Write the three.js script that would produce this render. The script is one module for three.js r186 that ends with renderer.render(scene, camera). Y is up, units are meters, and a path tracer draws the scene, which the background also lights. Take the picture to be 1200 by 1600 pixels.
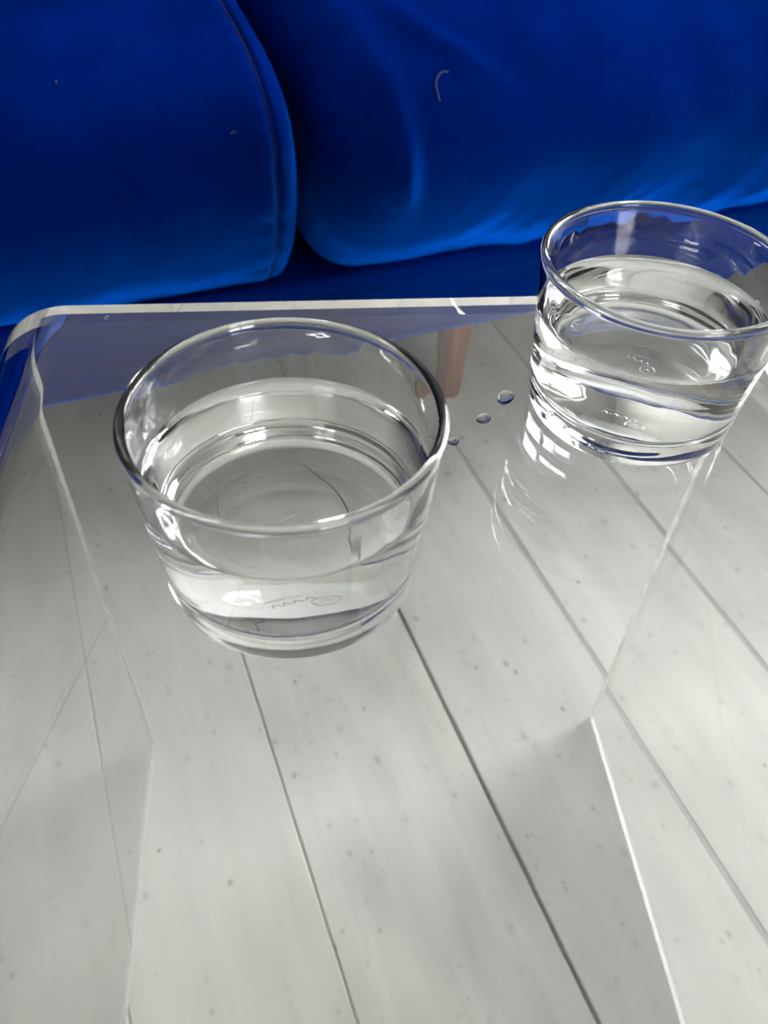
import * as THREE from 'three';
import { mergeGeometries, mergeVertices, toCreasedNormals } from 'three/addons/utils/BufferGeometryUtils.js';
import { RoundedBoxGeometry } from 'three/addons/geometries/RoundedBoxGeometry.js';
import { ImprovedNoise } from 'three/addons/math/ImprovedNoise.js';
import { RectAreaLightUniformsLib } from 'three/addons/lights/RectAreaLightUniformsLib.js';

// ---------------------------------------------------------------- camera, light, exposure
// Room axes: x runs along the sofa, -z towards it, y up; the origin lies on the floor under the camera.
const scene = new THREE.Scene();
scene.background = new THREE.Color().setRGB(0.74, 0.77, 0.78);
const camera = new THREE.PerspectiveCamera(63.386, 3 / 4, 0.01, 30);
camera.position.set(0, 0.5756, 0);
camera.up.set(0.23505, 0.69011, -0.68447);
camera.lookAt(0.27113, 0.5756 - 0.7228, -0.63565);
camera.focus = 0.30; camera.userData.fStop = 15;
scene.add(camera);

const renderer = new THREE.WebGLRenderer({ antialias: true });
renderer.toneMapping = THREE.LinearToneMapping;
renderer.toneMappingExposure = 14.2;
renderer.shadowMap.enabled = true;

RectAreaLightUniformsLib.init();
// daylight behind the panes of the two windows: one in the right wall beside the sofa, one added in the wall opposite it
const RX0 = -2.6, RX1 = 2.2, RZ0 = -2.2, RZ1 = 4.0, RH = 2.6, TH = 0.2;
const WINDOWS = [
  { at: [RX1, -1.03], turn: Math.PI / 2, half: 0.74, y0: 0.60, y1: 2.05, glow: 0.8 },
  { at: [0.9, RZ1], turn: 0, half: 0.70, y0: 0.25, y1: 1.85, glow: 0.8 },  // unseen window, placed low and far to light the sofa front
];
for (const { at, turn, half, y0, y1, glow } of WINDOWS) {
  const daylight = new THREE.RectAreaLight(new THREE.Color().setRGB(0.995, 1.0, 0.975), glow, 2 * half + 0.2, y1 - y0 + 0.2);
  daylight.name = 'window_daylight';
  const o = new THREE.Vector3(Math.sin(turn), 0, Math.cos(turn));
  daylight.position.set(at[0], (y0 + y1) / 2, at[1]).addScaledVector(o, 0.24);
  daylight.lookAt(daylight.position.clone().sub(o));
  scene.add(daylight);
}

// ---------------------------------------------------------------- helpers
let seed = 12345;
const rnd = () => { seed = (seed * 1664525 + 1013904223) >>> 0; return seed / 4294967296; };
const perlin = new ImprovedNoise();
const nz = (x, y, z = 0) => perlin.noise(x, y, z);
const V = (x, y, z) => new THREE.Vector3(x, y, z);
const gauss = (x, s) => Math.exp(-(x * x) / (2 * s * s));
const smooth = (a, b, x) => { const t = Math.min(1, Math.max(0, (x - a) / (b - a))); return t * t * (3 - 2 * t); };
const col = (r, g, b) => new THREE.Color().setRGB(r, g, b);

function add(name, geometry, material, parent = scene) {
  const m = new THREE.Mesh(geometry, material);
  m.name = name; m.castShadow = true; m.receiveShadow = true;
  parent.add(m);
  return m;
}
function tag(o, label, category, group) {
  o.userData.label = label; o.userData.category = category;
  if (group) o.userData.group = group;
  return o;
}
function struct(o, label) { o.userData.kind = 'structure'; if (label) o.userData.label = label; return o; }
function thing(name, x, y, z, turn = 0) {
  const g = new THREE.Group(); g.name = name; g.position.set(x, y, z); g.rotation.y = turn; scene.add(g); return g;
}
function box(x0, x1, y0, y1, z0, z1) {
  const g = new THREE.BoxGeometry(x1 - x0, y1 - y0, z1 - z0);
  g.translate((x0 + x1) / 2, (y0 + y1) / 2, (z0 + z1) / 2);
  return g;
}
function dataTexture(w, h, fn, srgb) {
  const d = new Uint8Array(w * h * 4);
  for (let j = 0; j < h; j++) for (let i = 0; i < w; i++) {
    const c = fn(i, j), k = (j * w + i) * 4;
    d[k] = c[0]; d[k + 1] = c[1]; d[k + 2] = c[2]; d[k + 3] = 255;
  }
  const t = new THREE.DataTexture(d, w, h, THREE.RGBAFormat);
  t.wrapS = t.wrapT = THREE.RepeatWrapping; t.magFilter = THREE.LinearFilter; t.minFilter = THREE.LinearFilter;
  if (srgb) t.colorSpace = THREE.SRGBColorSpace;
  t.needsUpdate = true;
  return t;
}
// a closed surface of revolution, profile from the axis out; wob(theta, r, y) shifts the radius
function revolve(profile, segs, wob, flip) {
  const n = profile.length, pos = [], idx = [];
  for (let i = 0; i < n; i++) for (let s = 0; s < segs; s++) {
    const th = s / segs * Math.PI * 2;
    let [r, y] = profile[i];
    if (wob && r > 0.004) { const w = wob(th, r, y, profile[i][2]); r += w; }
    pos.push(r * Math.cos(th), y, r * Math.sin(th));
  }
  for (let i = 0; i < n - 1; i++) for (let s = 0; s < segs; s++) {
    const a = i * segs + s, b = i * segs + (s + 1) % segs, c = a + segs, d = b + segs;
    const z0 = profile[i][0] < 1e-7, z1 = profile[i + 1][0] < 1e-7;
    const tri = [];
    if (!z0) tri.push([a, c, b]);
    if (!z1) tri.push([b, c, d]);
    for (const t of tri) { if (flip) idx.push(t[0], t[2], t[1]); else idx.push(...t); }
  }
  const g = new THREE.BufferGeometry();
  g.setAttribute('position', new THREE.Float32BufferAttribute(pos, 3));
  g.setIndex(idx);
  // rings on the axis collapse to one vertex so that the normals stay smooth there
  const m = mergeVertices(g, 1e-7);
  m.computeVertexNormals();
  return m;
}
function arc(cx, cy, r, a0, a1, n, skipFirst) {
  const o = [];
  for (let i = skipFirst ? 1 : 0; i <= n; i++) { const a = (a0 + (a1 - a0) * i / n) * Math.PI / 180; o.push([cx + r * Math.cos(a), cy + r * Math.sin(a)]); }
  return o;
}

// ---------------------------------------------------------------- the room
const plaster = new THREE.MeshStandardMaterial({ color: col(0.40, 0.39, 0.36), roughness: 0.9 });
plaster.bumpMap = dataTexture(128, 128, (i, j) => { const v = 128 + 60 * nz(i / 8, j / 8, 3) + 40 * nz(i / 3, j / 3, 7); return [v, v, v]; });
plaster.bumpScale = 0.0006;
const ceilingPaint = new THREE.MeshStandardMaterial({ color: col(0.62, 0.62, 0.60), roughness: 0.95 });
const trimPaint = new THREE.MeshStandardMaterial({ color: col(0.75, 0.75, 0.73), roughness: 0.45 });
struct(add('wall_back', box(RX0 - TH, RX1 + TH, 0, RH, RZ0 - TH, RZ0), plaster), 'plain off-white plaster wall behind the blue sofa');
struct(add('wall_left', box(RX0 - TH, RX0, 0, RH, RZ0, RZ1), plaster), 'plain off-white plaster wall');
const [WR, WF] = WINDOWS;
struct(add('wall_front', mergeGeometries([
  box(RX0 - TH, RX1 + TH, 0, WF.y0, RZ1, RZ1 + TH), box(RX0 - TH, RX1 + TH, WF.y1, RH, RZ1, RZ1 + TH),
  box(RX0 - TH, WF.at[0] - WF.half, WF.y0, WF.y1, RZ1, RZ1 + TH), box(WF.at[0] + WF.half, RX1 + TH, WF.y0, WF.y1, RZ1, RZ1 + TH),
]), plaster), 'off-white plaster wall facing the sofa with an added window');
struct(add('wall_right', mergeGeometries([
  box(RX1, RX1 + TH, 0, WR.y0, RZ0, RZ1), box(RX1, RX1 + TH, WR.y1, RH, RZ0, RZ1),
  box(RX1, RX1 + TH, WR.y0, WR.y1, RZ0, WR.at[1] - WR.half), box(RX1, RX1 + TH, WR.y0, WR.y1, WR.at[1] + WR.half, RZ1),
]), plaster), 'off-white plaster wall beside the sofa with a window');
struct(add('ceiling', box(RX0 - TH, RX1 + TH, RH, RH + TH, RZ0 - TH, RZ1 + TH), ceilingPaint), 'flat white ceiling');
for (const [side, g] of [['back', box(RX0, RX1, 0, 0.09, RZ0, RZ0 + 0.015)], ['left', box(RX0, RX0 + 0.015, 0, 0.09, RZ0 + 0.015, RZ1)], ['right', box(RX1 - 0.015, RX1, 0, 0.09, RZ0 + 0.015, RZ1)]])
  struct(add('baseboard_' + side, g, trimPaint), 'low white painted baseboard');
WINDOWS.forEach(({ at, turn, half, y0, y1 }, number) => {
  const w = new THREE.Group(); w.name = 'window_' + (number + 1); w.position.set(at[0], 0, at[1]); w.rotation.y = turn; scene.add(w);
  struct(w, number ? 'unseen white casement window with glazing bars, added opposite the sofa to light its front' : 'white casement window with glazing bars beside the sofa');
  const a0 = 0.10, a1 = 0.15, f = 0.06;
  add('window_frame', mergeGeometries([
    box(-half, half, y0, y0 + f, a0, a1), box(-half, half, y1 - f, y1, a0, a1),
    box(-half, -half + f, y0 + f, y1 - f, a0, a1), box(half - f, half, y0 + f, y1 - f, a0, a1),
    box(-0.05, 0.05, y0 + f, y1 - f, a0 - 0.01, a1)]), trimPaint, w);
  add('window_sill', box(-half - 0.04, half + 0.04, y0 - 0.03, y0, -0.04, a0), trimPaint, w);
  const pane = new THREE.MeshPhysicalMaterial({ color: 0xffffff, roughness: 0, transmission: 1, thickness: 0, ior: 1.5 });
  const rows = 4, yA = y0 + f, yB = y1 - f;
  for (const [xa, xb] of [[-half + f, -0.05], [0.05, half - f]]) {
    for (let r = 0; r < rows; r++) {
      const a = yA + (yB - yA) * r / rows, b = yA + (yB - yA) * (r + 1) / rows;
      if (r) add('glazing_bar', box(xa, xb, a - 0.014, a + 0.014, a0 + 0.01, a1 - 0.01), trimPaint, w);
      for (const [ua, ub] of [[xa, (xa + xb) / 2], [(xa + xb) / 2, xb]]) {
        const p = new THREE.PlaneGeometry(ub - ua, b - a); p.translate((ua + ub) / 2, (a + b) / 2, (a0 + a1) / 2);
        add('pane', p, pane, w);
      }
    }
    add('glazing_bar', box((xa + xb) / 2 - 0.012, (xa + xb) / 2 + 0.012, yA, yB, a0 + 0.012, a1 - 0.012), trimPaint, w);
  }
});

// ---------------------------------------------------------------- floor of painted boards
const PAINT = 1024, PM = 1.0;                                 // one texture is 1 m square
const specks = [];
for (let k = 0; k < 1300; k++) specks.push([rnd() * PAINT, rnd() * PAINT, 0.9 + 1.9 * rnd() * rnd(), 0.06 + 0.40 * rnd() * rnd() * rnd(), 1 + 0.8 * rnd()]);
const speckMap = new Float32Array(PAINT * PAINT);
for (const [sx, sy, r, a, e] of specks) {
  const R = Math.ceil(r * 4);
  for (let j = -R; j <= R; j++) for (let i = -R; i <= R; i++) {
    const q = Math.hypot(i, j / e) / r + 0.35 * nz(i * 0.5 + sx, j * 0.5 + sy, 2);
    const v = a * Math.exp(-q * q * 0.8);
    const x = (Math.floor(sx) + i + PAINT) % PAINT, y = (Math.floor(sy) + j + PAINT) % PAINT;
    speckMap[y * PAINT + x] = Math.max(speckMap[y * PAINT + x], v);
  }
}
const tileNoise = (i, j, p, q, s) => {                       // Perlin noise that repeats with the texture
  const u = i / PAINT, v = j / PAINT, a = nz(u * p, v * q, s), b = nz((u - 1) * p, v * q, s), c = nz(u * p, (v - 1) * q, s), d = nz((u - 1) * p, (v - 1) * q, s);
  return (a * (1 - u) + b * u) * (1 - v) + (c * (1 - u) + d * u) * v;
};
const grain = (i, j) => 0.6 * tileNoise(i, j, 60, 9, 1) + 0.4 * tileNoise(i, j, 150, 16, 5);
const floorMap = dataTexture(PAINT, PAINT, (i, j) => {
  const m = 1 + 0.06 * tileNoise(i, j, 9, 7, 11) + 0.07 * tileNoise(i, j, 28, 16, 21) + 0.07 * grain(i, j);
  const s = 1 - speckMap[j * PAINT + i];
  const t = 0.012 * tileNoise(i, j, 6, 5, 31);
  return [Math.min(255, 218 * m * s * (1 + t)), Math.min(255, 217 * m * s), Math.min(255, 210 * m * s * (1 - t))];
}, true);
const floorBump = dataTexture(PAINT, PAINT, (i, j) => {
  const v = 150 + 50 * grain(i, j) + 34 * tileNoise(i, j, 24, 14, 41) - 110 * speckMap[j * PAINT + i];
  return [v, v, v];
});
const paintMat = new THREE.MeshStandardMaterial({ map: floorMap, bumpMap: floorBump, bumpScale: 0.0007, roughness: 0.5 });
const gapMat = new THREE.MeshStandardMaterial({ color: col(0.045, 0.042, 0.036), roughness: 1 });
const fillMat = new THREE.MeshStandardMaterial({ color: col(0.45, 0.45, 0.43), roughness: 0.7 });
{
  const floor = add('floor', box(RX0 - TH, RX1 + TH, -0.10, -0.02, RZ0 - TH, RZ1 + TH), gapMat);
  struct(floor, 'white painted wooden floorboards with worn specks and dark gaps');
  // seams read from the photograph: [x, gap width, depth of the paint that fills it (0: open)]
  const known = [[-0.079, 0.0010, 0.0006], [0.048, 0.0013, 0.0014], [0.185, 0.0030, 0], [0.319, 0.0042, 0.0005], [0.455, 0.0044, 0.0005], [0.590, 0.0026, 0.001]];
  const seams = [...known];
  for (let x = -0.079 - 0.135; x > RX0; x -= 0.1345) seams.unshift([x, 0.0012 + 0.0018 * rnd(), rnd() < 0.5 ? 0.0015 : 0]);
  for (let x = 0.725; x < RX1; x += 0.1345) seams.push([x, 0.0012 + 0.002 * rnd(), rnd() < 0.5 ? 0.0015 : 0]);
  seams.unshift([RX0 - 0.05, 0.001, 0]); seams.push([RX1 + 0.05, 0.001, 0]);
  const L = RZ1 - RZ0;
  for (let k = 0; k + 1 < seams.length; k++) {
    const a = seams[k][0] + seams[k][1] / 2, b = seams[k + 1][0] - seams[k + 1][1] / 2, w = b - a;
    if (w < 0.01) continue;
    const c = 0.0006, s = new THREE.Shape([[0, -0.02], [w, -0.02], [w, -c * 1.6], [w - c * 0.35, -c * 0.5], [w - c * 1.3, 0], [c * 1.3, 0], [c * 0.35, -c * 0.5], [0, -c * 1.6]].map((p) => new THREE.Vector2(...p)));
    const inView = a > -0.3 && a < 0.7;
    const g = new THREE.ExtrudeGeometry(s, { depth: L, bevelEnabled: false, steps: inView ? 400 : 1 });
    const p = g.attributes.position, uv = g.attributes.uv, ou = rnd(), ov = rnd();
    if (inView) for (let i = 0; i < p.count; i++) {               // hand-worn edges
      const x = p.getX(i), z = p.getZ(i), side = x < w / 2 ? 1 : -1;
      const chip = 0.00035 * nz(z * 30, a * 40, side) + 0.00035 * Math.max(0, nz(z * 75, a * 30 + 5, side * 3) - 0.1);
      p.setX(i, x + side * chip);
    }
    if (inView) g.computeVertexNormals();
    for (let i = 0; i < p.count; i++) uv.setXY(i, p.getX(i) / PM + ou, p.getZ(i) / PM + ov);
    const m = add('plank', g, paintMat, floor);
    m.position.set(a, 0, RZ0);
    const [fx, fw, fd] = seams[k + 1];
    if (fd) add('seam_filler', box(fx - fw / 2, fx + fw / 2, -0.015, -fd, RZ0, RZ1), fillMat, floor);
  }
}

// ---------------------------------------------------------------- sofa
const velvetBump = dataTexture(256, 256, (i, j) => { const v = 128 + 50 * nz(i / 2.1, j / 2.1, 1) + 50 * nz(i / 14, j / 9, 4); return [v, v, v]; });
const velvetMap = dataTexture(512, 512, (i, j) => {          // nap brushed this way and that
  const u = i / 512, v = j / 512;
  const f = (p, q, s) => { const a = nz(u * p, v * q, s), b = nz((u - 1) * p, v * q, s), c = nz(u * p, (v - 1) * q, s), d = nz((u - 1) * p, (v - 1) * q, s); return (a * (1 - u) + b * u) * (1 - v) + (c * (1 - u) + d * u) * v; };
  const m = 1 + 0.25 * f(5, 4, 1) + 0.2 * f(14, 9, 3) + 0.12 * f(60, 60, 5);
  return [Math.min(255, 200 * m), Math.min(255, 200 * m), Math.min(255, 205 * m)];
}, true);
// the pile leans down the front of the sofa, as it is brushed, more in some patches than in others
const pileLean = dataTexture(512, 512, (i, j) => {
  const u = i / 512, v = j / 512;
  const f = (p, q, s) => { const a = nz(u * p, v * q, s), b = nz((u - 1) * p, v * q, s), c = nz(u * p, (v - 1) * q, s), d = nz((u - 1) * p, (v - 1) * q, s); return (a * (1 - u) + b * u) * (1 - v) + (c * (1 - u) + d * u) * v; };
  const y = -0.52 + 0.16 * f(6, 5, 12) + 0.10 * f(17, 11, 15), x = 0.20 + 0.12 * f(7, 6, 18) + 0.08 * f(19, 13, 22);
  const z = Math.sqrt(Math.max(0.05, 1 - x * x - y * y));
  return [127.5 + 127.5 * x, 127.5 + 127.5 * y, 127.5 + 127.5 * z];
});
const velvet = new THREE.MeshPhysicalMaterial({
  color: col(0.0003, 0.017, 0.23), map: velvetMap, roughness: 1, specularIntensity: 0.0, normalMap: pileLean,
  sheen: 1.6, sheenColor: col(0.0, 0.145, 0.92), sheenRoughness: 0.7, bumpMap: velvetBump, bumpScale: 0.0006,
});
const threadMat = new THREE.MeshStandardMaterial({ color: col(0.001, 0.006, 0.06), roughness: 0.9 });
const wood = new THREE.MeshStandardMaterial({ roughness: 0.45, map: dataTexture(64, 256, (i, j) => { const v = 1 + 0.3 * nz(i / 3, j / 40, 2) + 0.15 * nz(i / 1.3, j / 20, 6); return [104 * v, 63 * v, 41 * v]; }, true) });

// outline of a seat cushion from the side: [height, z]
const cushionOutline = [[0.2, -0.66], [0.199, -0.625], [0.206, -0.604], [0.235, -0.574], [0.275, -0.553], [0.31, -0.546], [0.34, -0.552], [0.364, -0.572], [0.381, -0.612], [0.393, -0.69], [0.402, -0.82], [0.402, -1.06], [0.385, -1.16], [0.32, -1.185], [0.25, -1.175], [0.203, -1.14], [0.2, -0.9]];
function cushionGeometry({ x0, x1, r0, r1, puff, disp }) {
  const curve = new THREE.CatmullRomCurve3(cushionOutline.map(([y, z]) => V(0, y, z)), true, 'centripetal');
  // dense where the camera looks, sparse behind
  const ts = [];
  const N = 900, pts = curve.getSpacedPoints(N);
  for (let i = 0; i < N; ) { ts.push(i); const z = pts[i].z; i += z > -0.72 ? 3 : 14; }
  const prof = ts.map((i) => {
    const a = pts[(i + N - 1) % N], b = pts[(i + 1) % N], t = b.clone().sub(a).normalize();
    return { y: pts[i].y, z: pts[i].z, ny: -t.z, nz: t.y };
  });
  // does the outline run so that (ny, nz) points out? test at the front
  const fr = prof.reduce((m, p) => (p.z > m.z ? p : m));
  if (fr.nz < 0) prof.forEach((p) => { p.ny *= -1; p.nz *= -1; });
  const xs = [];                                              // [x, inset, seam distance]
  const rounds = (r, n) => { const o = []; for (let i = 1; i <= n; i++) { const a = i / n * Math.PI / 2; o.push([r * Math.sin(a), r * (1 - Math.cos(a))]); } return o; };
  for (const [dx, ins] of rounds(r0, 16).reverse()) xs.push([x0 + r0 - dx, ins]);
  const a = x0 + r0, b = x1 - r1, n = 200;
  for (let i = 0; i <= n; i++) { const u = i / n, w = u + 0.11 * Math.sin(u * 2 * Math.PI) * -1; xs.push([a + (b - a) * w, 0]); }
  for (const [dx, ins] of rounds(r1, 16)) xs.push([b + dx, ins]);
  const M = prof.length, pos = [], idx = [], cy = 0.3, cz = -0.86;
  const rings = [];
  const capRing = (x, inset, s, bulge) => prof.map((p) => { const y = p.y - p.ny * inset, z = p.z - p.nz * inset; return V(x + bulge, cy + (y - cy) * s, cz + (z - cz) * s); });
  for (const s of [0.02, 0.3, 0.6, 0.8, 0.92]) rings.push(capRing(x0, r0, s, -0.007 * (1 - s * s)));
  for (const [x, ins] of xs) {
    const mid = Math.min(1, (x - x0) / 0.25) * Math.min(1, (x1 - x) / 0.25), sm = mid * mid * (3 - 2 * mid);
    rings.push(prof.map((p) => {
      const d = (disp ? disp(x, p.y, p.z, a, b) : 0) - ins + puff * sm * Math.max(0, p.nz * 0.8 + p.ny * 0.5);
      return V(x, p.y + p.ny * d, p.z + p.nz * d);
    }));
  }
  for (const s of [0.92, 0.8, 0.6, 0.3, 0.02]) rings.push(capRing(x1, r1, s, 0.007 * (1 - s * s)));
  const uv = [];
  rings.forEach((r, i) => r.forEach((v, k) => { pos.push(v.x, v.y, v.z); uv.push(v.x * 1.6, (ts[k] / N) * 2.6); }));
  for (let i = 0; i + 1 < rings.length; i++) for (let k = 0; k < M; k++) {
    const p = i * M + k, q = i * M + (k + 1) % M, r = p + M, s = q + M;
    idx.push(p, q, r, q, s, r);
  }
  const g = new THREE.BufferGeometry();
  g.setAttribute('position', new THREE.Float32BufferAttribute(pos, 3));
  g.setAttribute('uv', new THREE.Float32BufferAttribute(uv, 2));
  g.setIndex(idx); g.computeVertexNormals();
  // make the winding face outwards
  const nrm = g.attributes.normal, mid = Math.floor(rings.length / 2) * M + prof.indexOf(fr);
  if (nrm.getZ(mid) < 0) { for (let i = 0; i < idx.length; i += 3) { const t = idx[i + 1]; idx[i + 1] = idx[i + 2]; idx[i + 2] = t; } g.setIndex(idx); g.computeVertexNormals(); }
  g.userData.seam = (x, lift) => new THREE.CatmullRomCurve3(prof.filter((p) => p.z > -0.95 && p.y < 0.4).map((p) => { const d = (disp ? disp(x, p.y, p.z, a, b) : 0) + lift; return V(x, p.y + p.ny * d, p.z + p.nz * d); }).sort((p, q) => (p.y - q.y) || 0).filter((p, i, all) => p.z > -0.80 && (i === 0 || p.distanceTo(all[i - 1]) < 0.05)));
  return g;
}
// gathers beside a seam: short folds square to it
const seamFold = (x, y, z, xs, side) => {
  const d = (x - xs) * side;
  const s = y * 1.0 + z * 0.3;
  const pucker = nz(s * 55, xs * 9, 2) + 0.5 * nz(s * 120, xs * 7, 8);
  return -0.0030 * gauss(d, 0.0016) + 0.0048 * pucker * gauss(d + 0.003, 0.011) + 0.0007 * gauss(d + 0.010, 0.006);
};
const broad = (x, y, z, s) => 0.004 * nz(x * 5 + s, y * 5, z * 4) + 0.0016 * nz(x * 14 + s, y * 11, z * 9) + 0.0004 * nz(x * 50, y * 35 + s, z * 30);
const leftDisp = (x, y, z, a, b) => broad(x, y, z, 3.1) + seamFold(x, y, z, b, 1) + seamFold(x, y, z, a, -1);
const rightDisp = (x, y, z, a, b) => {
  let d = broad(x, y, z, 9.4) + seamFold(x, y, z, b, 1) * 0.6;
  // drawn fold near the corner by the gap, hollows on both sides of it
  const fx = 0.232 + 0.10 * (0.33 - y);
  d += 0.010 * gauss(x - fx, 0.009) * gauss(y - 0.315, 0.035) - 0.005 * gauss(x - fx + 0.026, 0.012) * gauss(y - 0.30, 0.05);
  d += 0.005 * gauss(x - 0.25 - 1.6 * (0.395 - y), 0.010) * gauss(y - 0.375, 0.012);
  // slanting creases pulled from the lower edge
  const low = smooth(0.33, 0.23, y) * smooth(0.22, 0.36, x) * smooth(0.195, 0.215, y);
  d += 0.0060 * low * nz((x - 0.55 * (y - 0.2)) * 26, y * 5, 4.4) + 0.0032 * low * nz((x - 0.7 * (y - 0.2)) * 52, y * 8, 8.8);
  return d;
};
{
  const sofa = thing('sofa', 0.35, 0, -1.05);
  tag(sofa, 'deep blue velvet sofa standing on short wooden legs', 'sofa');
  const put = (name, g, m) => { const o = add(name, g, m, sofa); o.position.set(-0.35, 0, 1.05); return o; };
  const X0 = -1.05, X1 = 1.80;
  const baseGeo = new RoundedBoxGeometry(X1 - X0, 0.085, 0.92, 4, 0.006); baseGeo.translate((X0 + X1) / 2, 0.1575, -1.065);
  put('base', baseGeo, velvet);
  const back = new RoundedBoxGeometry(X1 - X0, 0.58, 0.20, 6, 0.07); back.translate((X0 + X1) / 2, 0.49, -1.45);
  put('backrest', back, velvet);
  for (const x of [X0 + 0.10, X1 - 0.10]) { const g = new RoundedBoxGeometry(0.20, 0.42, 0.80, 6, 0.06); g.translate(x, 0.405, -0.965); put('added_armrest', g, velvet); }  // unseen; armrests added and sofa lengthened to block window light on the floor
  const left = put('seat_cushion', cushionGeometry({ x0: -0.84, x1: 0.158, r0: 0.02, r1: 0.017, puff: 0.010, disp: leftDisp }), velvet);
  const right = put('seat_cushion', cushionGeometry({ x0: 0.178, x1: 1.59, r0: 0.048, r1: 0.02, puff: 0.010, disp: rightDisp }), velvet);
  left.userData.label = 'rounded seat cushion with a puckered side seam'; right.userData.label = 'long rounded seat cushion with creases along its lower edge';
  add('seam', new THREE.TubeGeometry(left.geometry.userData.seam(0.141, 0.0004), 200, 0.0007, 6), threadMat, left);
  for (const [x, z] of [[0.347, -0.652], [-0.95, -0.652], [1.70, -0.652], [0.347, -1.44], [-0.95, -1.44], [1.70, -1.44]]) {
    const g = new THREE.LatheGeometry([[0.0001, 0], [0.0125, 0], [0.0135, 0.002], [0.0190, 0.108], [0.0190, 0.118], [0.0001, 0.118]].map((p) => new THREE.Vector2(...p)), 28);
    g.translate(x, 0, z);
    put('leg', toCreasedNormals(g, 0.6), wood);
  }
}

// ---------------------------------------------------------------- clear acrylic side table
const acrylic = new THREE.MeshPhysicalMaterial({ color: 0xffffff, roughness: 0, transmission: 1, thickness: 0.01, ior: 1.49 });
const TABLE_H = 0.38, TURN = -15.515 * Math.PI / 180;
const Tx = V(Math.cos(15.515 * Math.PI / 180), 0, Math.sin(15.515 * Math.PI / 180)), Dz = V(Tx.z, 0, -Tx.x);
{
  const t = 0.0095, ro = 0.034, U0 = -0.112, U1 = 0.239, W = U1 - U0, depth = 0.40;
  const c = V(0.0647, 0, -0.3006).addScaledVector(Tx, (U0 + U1) / 2).addScaledVector(Dz, 0.005 - depth / 2);
  const h = TABLE_H, w = W / 2, n = 40, y0 = 0.0006;
  // cross-section: [outer x, outer y, inner x, inner y, normal x, normal y], up the left leg, over the top, down the right leg
  const sec = [[-w, y0, -w + t, y0, -1, 0]];
  for (const [cx, a0] of [[-w + ro, Math.PI], [w - ro, Math.PI / 2]]) for (let i = 0; i <= n; i++) {
    const a = a0 - i / n * Math.PI / 2, ca = Math.cos(a), sa = Math.sin(a);
    sec.push([cx + ro * ca, h - ro + ro * sa, cx + (ro - t) * ca, h - ro + (ro - t) * sa, ca, sa]);
  }
  sec.push([w, y0, w - t, y0, 1, 0]);
  const pos = [], nor = [], idx = [], zb = -depth / 2, zf = depth / 2;
  const quad = (a, b, c, d, na, nb, nc, nd) => {
    const k = pos.length / 3;
    pos.push(...a, ...b, ...c, ...d); nor.push(...na, ...nb, ...nc, ...nd); idx.push(k, k + 1, k + 2, k, k + 2, k + 3);
  };
  for (let i = 0; i + 1 < sec.length; i++) {
    const [ax, ay, bx, by, ux, uy] = sec[i], [cx, cy, dx, dy, vx, vy] = sec[i + 1], U = [ux, uy, 0], O = [vx, vy, 0], u = [-ux, -uy, 0], o = [-vx, -vy, 0], B = [0, 0, -1], F = [0, 0, 1];
    quad([ax, ay, zb], [ax, ay, zf], [cx, cy, zf], [cx, cy, zb], U, U, O, O);
    quad([bx, by, zf], [bx, by, zb], [dx, dy, zb], [dx, dy, zf], u, u, o, o);
    quad([ax, ay, zf], [bx, by, zf], [dx, dy, zf], [cx, cy, zf], F, F, F, F);
    quad([bx, by, zb], [ax, ay, zb], [cx, cy, zb], [dx, dy, zb], B, B, B, B);
  }
  for (const [a, b] of [[-w, -w + t], [w - t, w]]) quad([a, y0, zb], [b, y0, zb], [b, y0, zf], [a, y0, zf], [0, -1, 0], [0, -1, 0], [0, -1, 0], [0, -1, 0]);
  const g = new THREE.BufferGeometry();
  g.setAttribute('position', new THREE.Float32BufferAttribute(pos, 3)); g.setAttribute('normal', new THREE.Float32BufferAttribute(nor, 3)); g.setIndex(idx);
  const m = add('side_table', g, acrylic);
  m.position.set(c.x, 0, c.z); m.rotation.y = TURN;
  tag(m, 'clear acrylic side table bent from one sheet with rounded shoulders', 'table');
}

// ---------------------------------------------------------------- tumblers with water
const glassMat = new THREE.MeshPhysicalMaterial({ color: col(0.975, 0.99, 0.985), roughness: 0, transmission: 1, thickness: 0.003, ior: 1.52 });
const waterTop = new THREE.MeshPhysicalMaterial({ color: 0xffffff, roughness: 0, transmission: 1, thickness: 0.03, ior: 1.333 });
const waterWall = new THREE.MeshPhysicalMaterial({ color: 0xffffff, roughness: 0, transmission: 1, thickness: 0.03, ior: 1.52 / 1.333 });   // water against glass
const G = { H: 0.060, rt: 0.0424, rb: 0.0376, base: 0.0085 };
const ro = (y) => G.rb + (G.rt - G.rb) * (y - 0.003) / (G.H - 0.003);
const ri = (y) => ro(y) - (0.0026 - 0.0010 * smooth(0.0, 0.05, y));
const innerWob = (s) => (th, r, y) => {
  const k = smooth(0.010, 0.02, y) * smooth(0.0585, 0.052, y);
  const c = Math.cos(th), n = Math.sin(th);
  return k * (0.00024 * nz(c * 3.1 + s, n * 3.1, y * 45) + 0.00012 * nz(c * 8 + s, n * 8, y * 60) + 0.00003 * nz(c * 22 + s, n * 22, y * 40));
};
const outerWob = (s) => (th, r, y) => {
  const k = smooth(0.004, 0.012, y) * smooth(0.0585, 0.05, y), c = Math.cos(th), n = Math.sin(th);
  return k * 0.00005 * nz(c * 4 + s, n * 4 + 7, y * 70);
};
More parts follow.
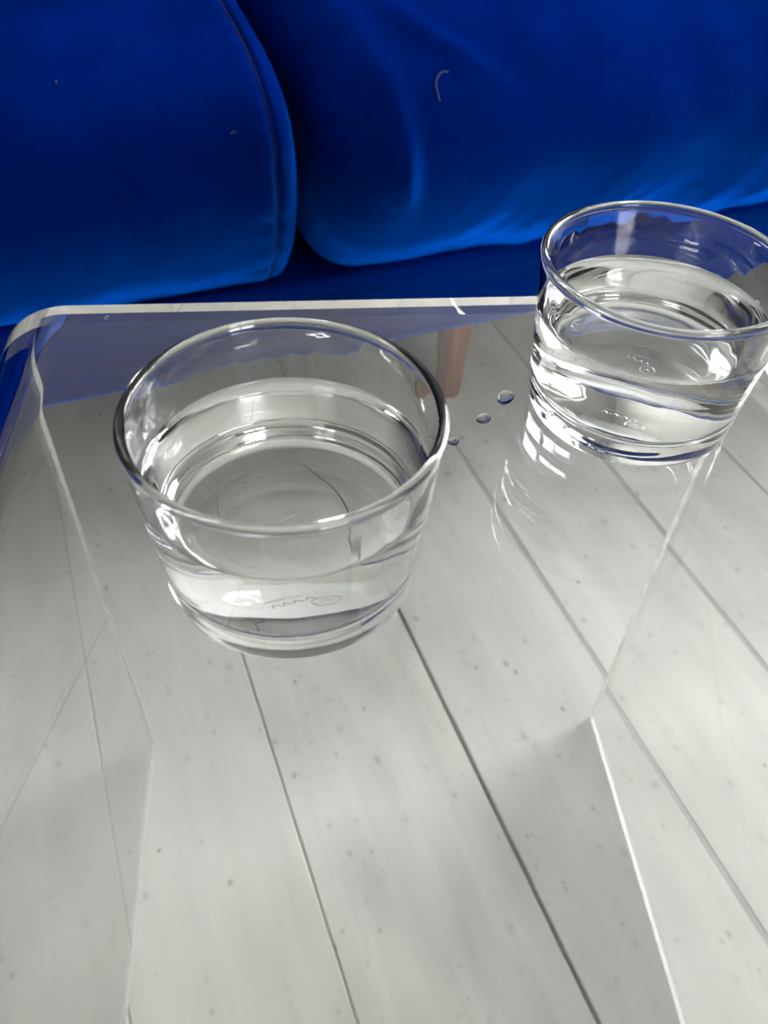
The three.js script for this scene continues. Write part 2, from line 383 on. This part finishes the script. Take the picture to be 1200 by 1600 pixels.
function innerCurve(y1) {                                       // from the axis over the inside floor up the wall to height y1
  const o = [], f = 0.0075, yb = G.base;
  const rw = ri(yb + f), cx = rw - f;
  for (let i = 0; i <= 14; i++) { const r = cx * i / 14; o.push([r, yb - 0.0006 * smooth(0.012, 0.016, r) + 0.0005 * (1 - smooth(0.0, 0.012, r))]); }
  for (let i = 1; i <= 12; i++) { const a = -90 + 90 * i / 12, A = a * Math.PI / 180; o.push([cx + f * Math.cos(A), yb + f + f * Math.sin(A) - 0.0006 * (1 - i / 12)]); }
  const ys = yb + f, n = 40;
  for (let i = 1; i <= n; i++) { const y = ys + (y1 - ys) * i / n; o.push([ri(y), y]); }
  return o;
}
function tumbler(x, z, turn, s, level, label, waterLabel) {
  const segs = 192, men = level + 0.0024, t = thing('tumbler', x, TABLE_H, z, turn);
  const bottom = [[0, 0.0016], [0.006, 0.0016], [0.012, 0.0015], [0.020, 0.0013], [0.026, 0.0010], [0.030, 0.0005], [0.0325, 0.0001], [0.034, 0.00005]];
  const outer = [...bottom, ...arc(G.rb - 0.0034, 0.0032, 0.0032, -84, 0, 10).map(([r, y]) => [r, y])];
  for (let i = 1; i <= 40; i++) { const y = 0.0034 + (G.H - 0.0022 - 0.0034) * i / 40; outer.push([ro(y), y]); }
  const yr = G.H - 0.0015, rO = ro(yr), rc = rO - 0.00125, rr = 0.00145;
  const rim = arc(rc, yr, rr, -10, 205, 26);
  const inner = [];
  const n = 30;
  for (let i = 1; i <= n; i++) { const y = yr - 0.0010 + (men - yr + 0.0010) * i / n; inner.push([ri(y), y, 1]); }
  const wi = innerWob(s), wo = outerWob(s);
  const body = add('glass_body', revolve([...outer, ...rim, ...inner], segs, (th, r, y, isIn) => (isIn ? wi(th, r, y) : wo(th, r, y))), glassMat, t);
  tag(t, label, 'glass', 'pair of tumblers');
  // moulded marks on the underside
  const marks = [];
  const stroke = (pts, r) => { const g = new THREE.TubeGeometry(new THREE.CatmullRomCurve3(pts.map(([a, b]) => V(a, 0.0016, b))), 12, r, 6); marks.push(g); };
  const ring = new THREE.TorusGeometry(0.0026, 0.00018, 8, 40); ring.rotateX(Math.PI / 2); ring.translate(0.0042, 0.0016, 0.0035); marks.push(ring);
  stroke([[0.0030, 0.0040], [0.0042, 0.0028], [0.0053, 0.0040]], 0.00018);
  for (let k = 0; k < 4; k++) { const a = -0.0052 + k * 0.0024; stroke([[a, 0.0005], [a + 0.0009, -0.0012], [a + 0.0018, 0.0004]], 0.0002); }
  stroke([[-0.005, -0.003], [-0.001, -0.0036], [0.003, -0.0032]], 0.0002);
  add('moulded_mark', mergeGeometries(marks), glassMat, t);
  // water: upper surface with its meniscus, and the face against the glass
  const wall = innerCurve(men), top = [];
  const R = wall[wall.length - 1][0];
  for (let i = 0; i <= 10; i++) top.push([(R - 0.010) * i / 10, level]);
  for (let i = 1; i <= 24; i++) { const u = i / 24, r = R - 0.010 * (1 - u); top.push([r, level + (men - level) * Math.exp(-(R - r) / 0.0017)]); }
  const w = new THREE.Group(); w.name = 'water'; w.position.copy(t.position); w.rotation.y = turn; w.scale.set(0.9994, 1, 0.9994); scene.add(w);
  tag(w, waterLabel, 'water', 'drinking water in the tumblers');
  add('water_surface', revolve(top, segs, (th, r, y) => wi(th, r, y) * smooth(R - 0.004, R, r), true), waterTop, w);
  add('water_body', revolve(wall, segs, wi, true), waterWall, w);
  return t;
}
tumbler(0.0397, -0.1618, 0.3, 1.7, 0.0378, 'clear short glass tumbler of water overlapping the smallest spilled drop', 'clear still water in the tumbler that overlaps the smallest spilled drop');
tumbler(0.1809, -0.1956, -0.9, 6.2, 0.0375, 'clear short glass tumbler of water standing in front of the long creased cushion', 'clear still water in the tumbler in front of the long creased cushion');

// spilled drops on the table top
function drop(name, x, z, a, b, h, turn, label) {
  const prof = [[0, -0.0002]];
  for (let i = 1; i <= 4; i++) prof.push([i / 4, -0.0002]);
  for (let i = 1; i <= 16; i++) { const A = i / 16 * Math.PI / 2; prof.push([Math.cos(A) * (1 + 0.04 * Math.sin(2 * A)), h * Math.pow(Math.sin(A), 0.85)]); }
  prof[prof.length - 1][0] = 0;
  const g = revolve(prof, 48, (th, r) => 0.10 * r * Math.cos(3 * th + a * 900) * 0.5 + 0.06 * r * Math.cos(2 * th + 1));
  g.scale(a, 1, b); g.computeVertexNormals();
  const m = add(name, g, waterTop);
  m.position.set(x, TABLE_H, z); m.rotation.y = turn;
  tag(m, label, 'water drop', 'drops spilled on the table');
}
drop('water_drop', 0.1383, -0.2128, 0.0042, 0.0031, 0.0018, 0.55, 'largest oval water drop spilled on the table between the tumblers');
drop('water_drop_001', 0.1250, -0.2043, 0.0029, 0.0024, 0.0015, 0.2, 'round water drop in the middle of the three spilled drops');
drop('water_drop_002', 0.1093, -0.1964, 0.0022, 0.0020, 0.0014, 0, 'smallest water drop close to the rim of the tumbler');

drop('water_drop_003', 0.0048, -0.3122, 0.0011, 0.0009, 0.0007, 0.4, 'tiny water drop at the back edge of the table beside its rounded shoulder');

// lint on the velvet
const lintMat = new THREE.MeshStandardMaterial({ color: col(0.035, 0.055, 0.16), roughness: 1 });
camera.updateMatrixWorld(true); scene.updateMatrixWorld(true);
const cushions = []; scene.traverse((o) => { if (o.name === 'seat_cushion') cushions.push(o); });
function onCushion(px, py) {
  const ray = new THREE.Raycaster();
  camera.aspect = 0.75; camera.updateProjectionMatrix();
  ray.setFromCamera(new THREE.Vector2(px / 600 - 1, 1 - py / 800), camera);
  const h = ray.intersectObjects(cushions, false)[0];
  return h ? h.point.clone().addScaledVector(ray.ray.direction, -0.0006) : null;
}
function lint(name, pixels, r, label) {
  const pts = pixels.map(([x, y]) => onCushion(x, y)).filter(Boolean);
  if (pts.length < 2) return;
  const c = pts[0].clone(), g = new THREE.TubeGeometry(new THREE.CatmullRomCurve3(pts.map((q) => q.sub(c))), 24, r, 5);
  const m = add(name, g, lintMat); m.position.copy(c);
  tag(m, label, 'lint', 'lint on the sofa');
}
lint('lint_fibre', [[701, 112], [690, 113], [684, 120], [681, 132], [684, 146], [687, 158]], 0.0007, 'pale hooked lint fibre stuck to the front of the long cushion');
lint('lint_fibre_001', [[361, 209], [366, 205], [371, 208]], 0.0005, 'short curled lint fibre on the cushion with the puckered seam');
lint('lint_fibre_002', [[87, 126], [88, 129], [90, 130]], 0.0006, 'tiny lint speck on the cushion with the puckered seam');

renderer.render(scene, camera);
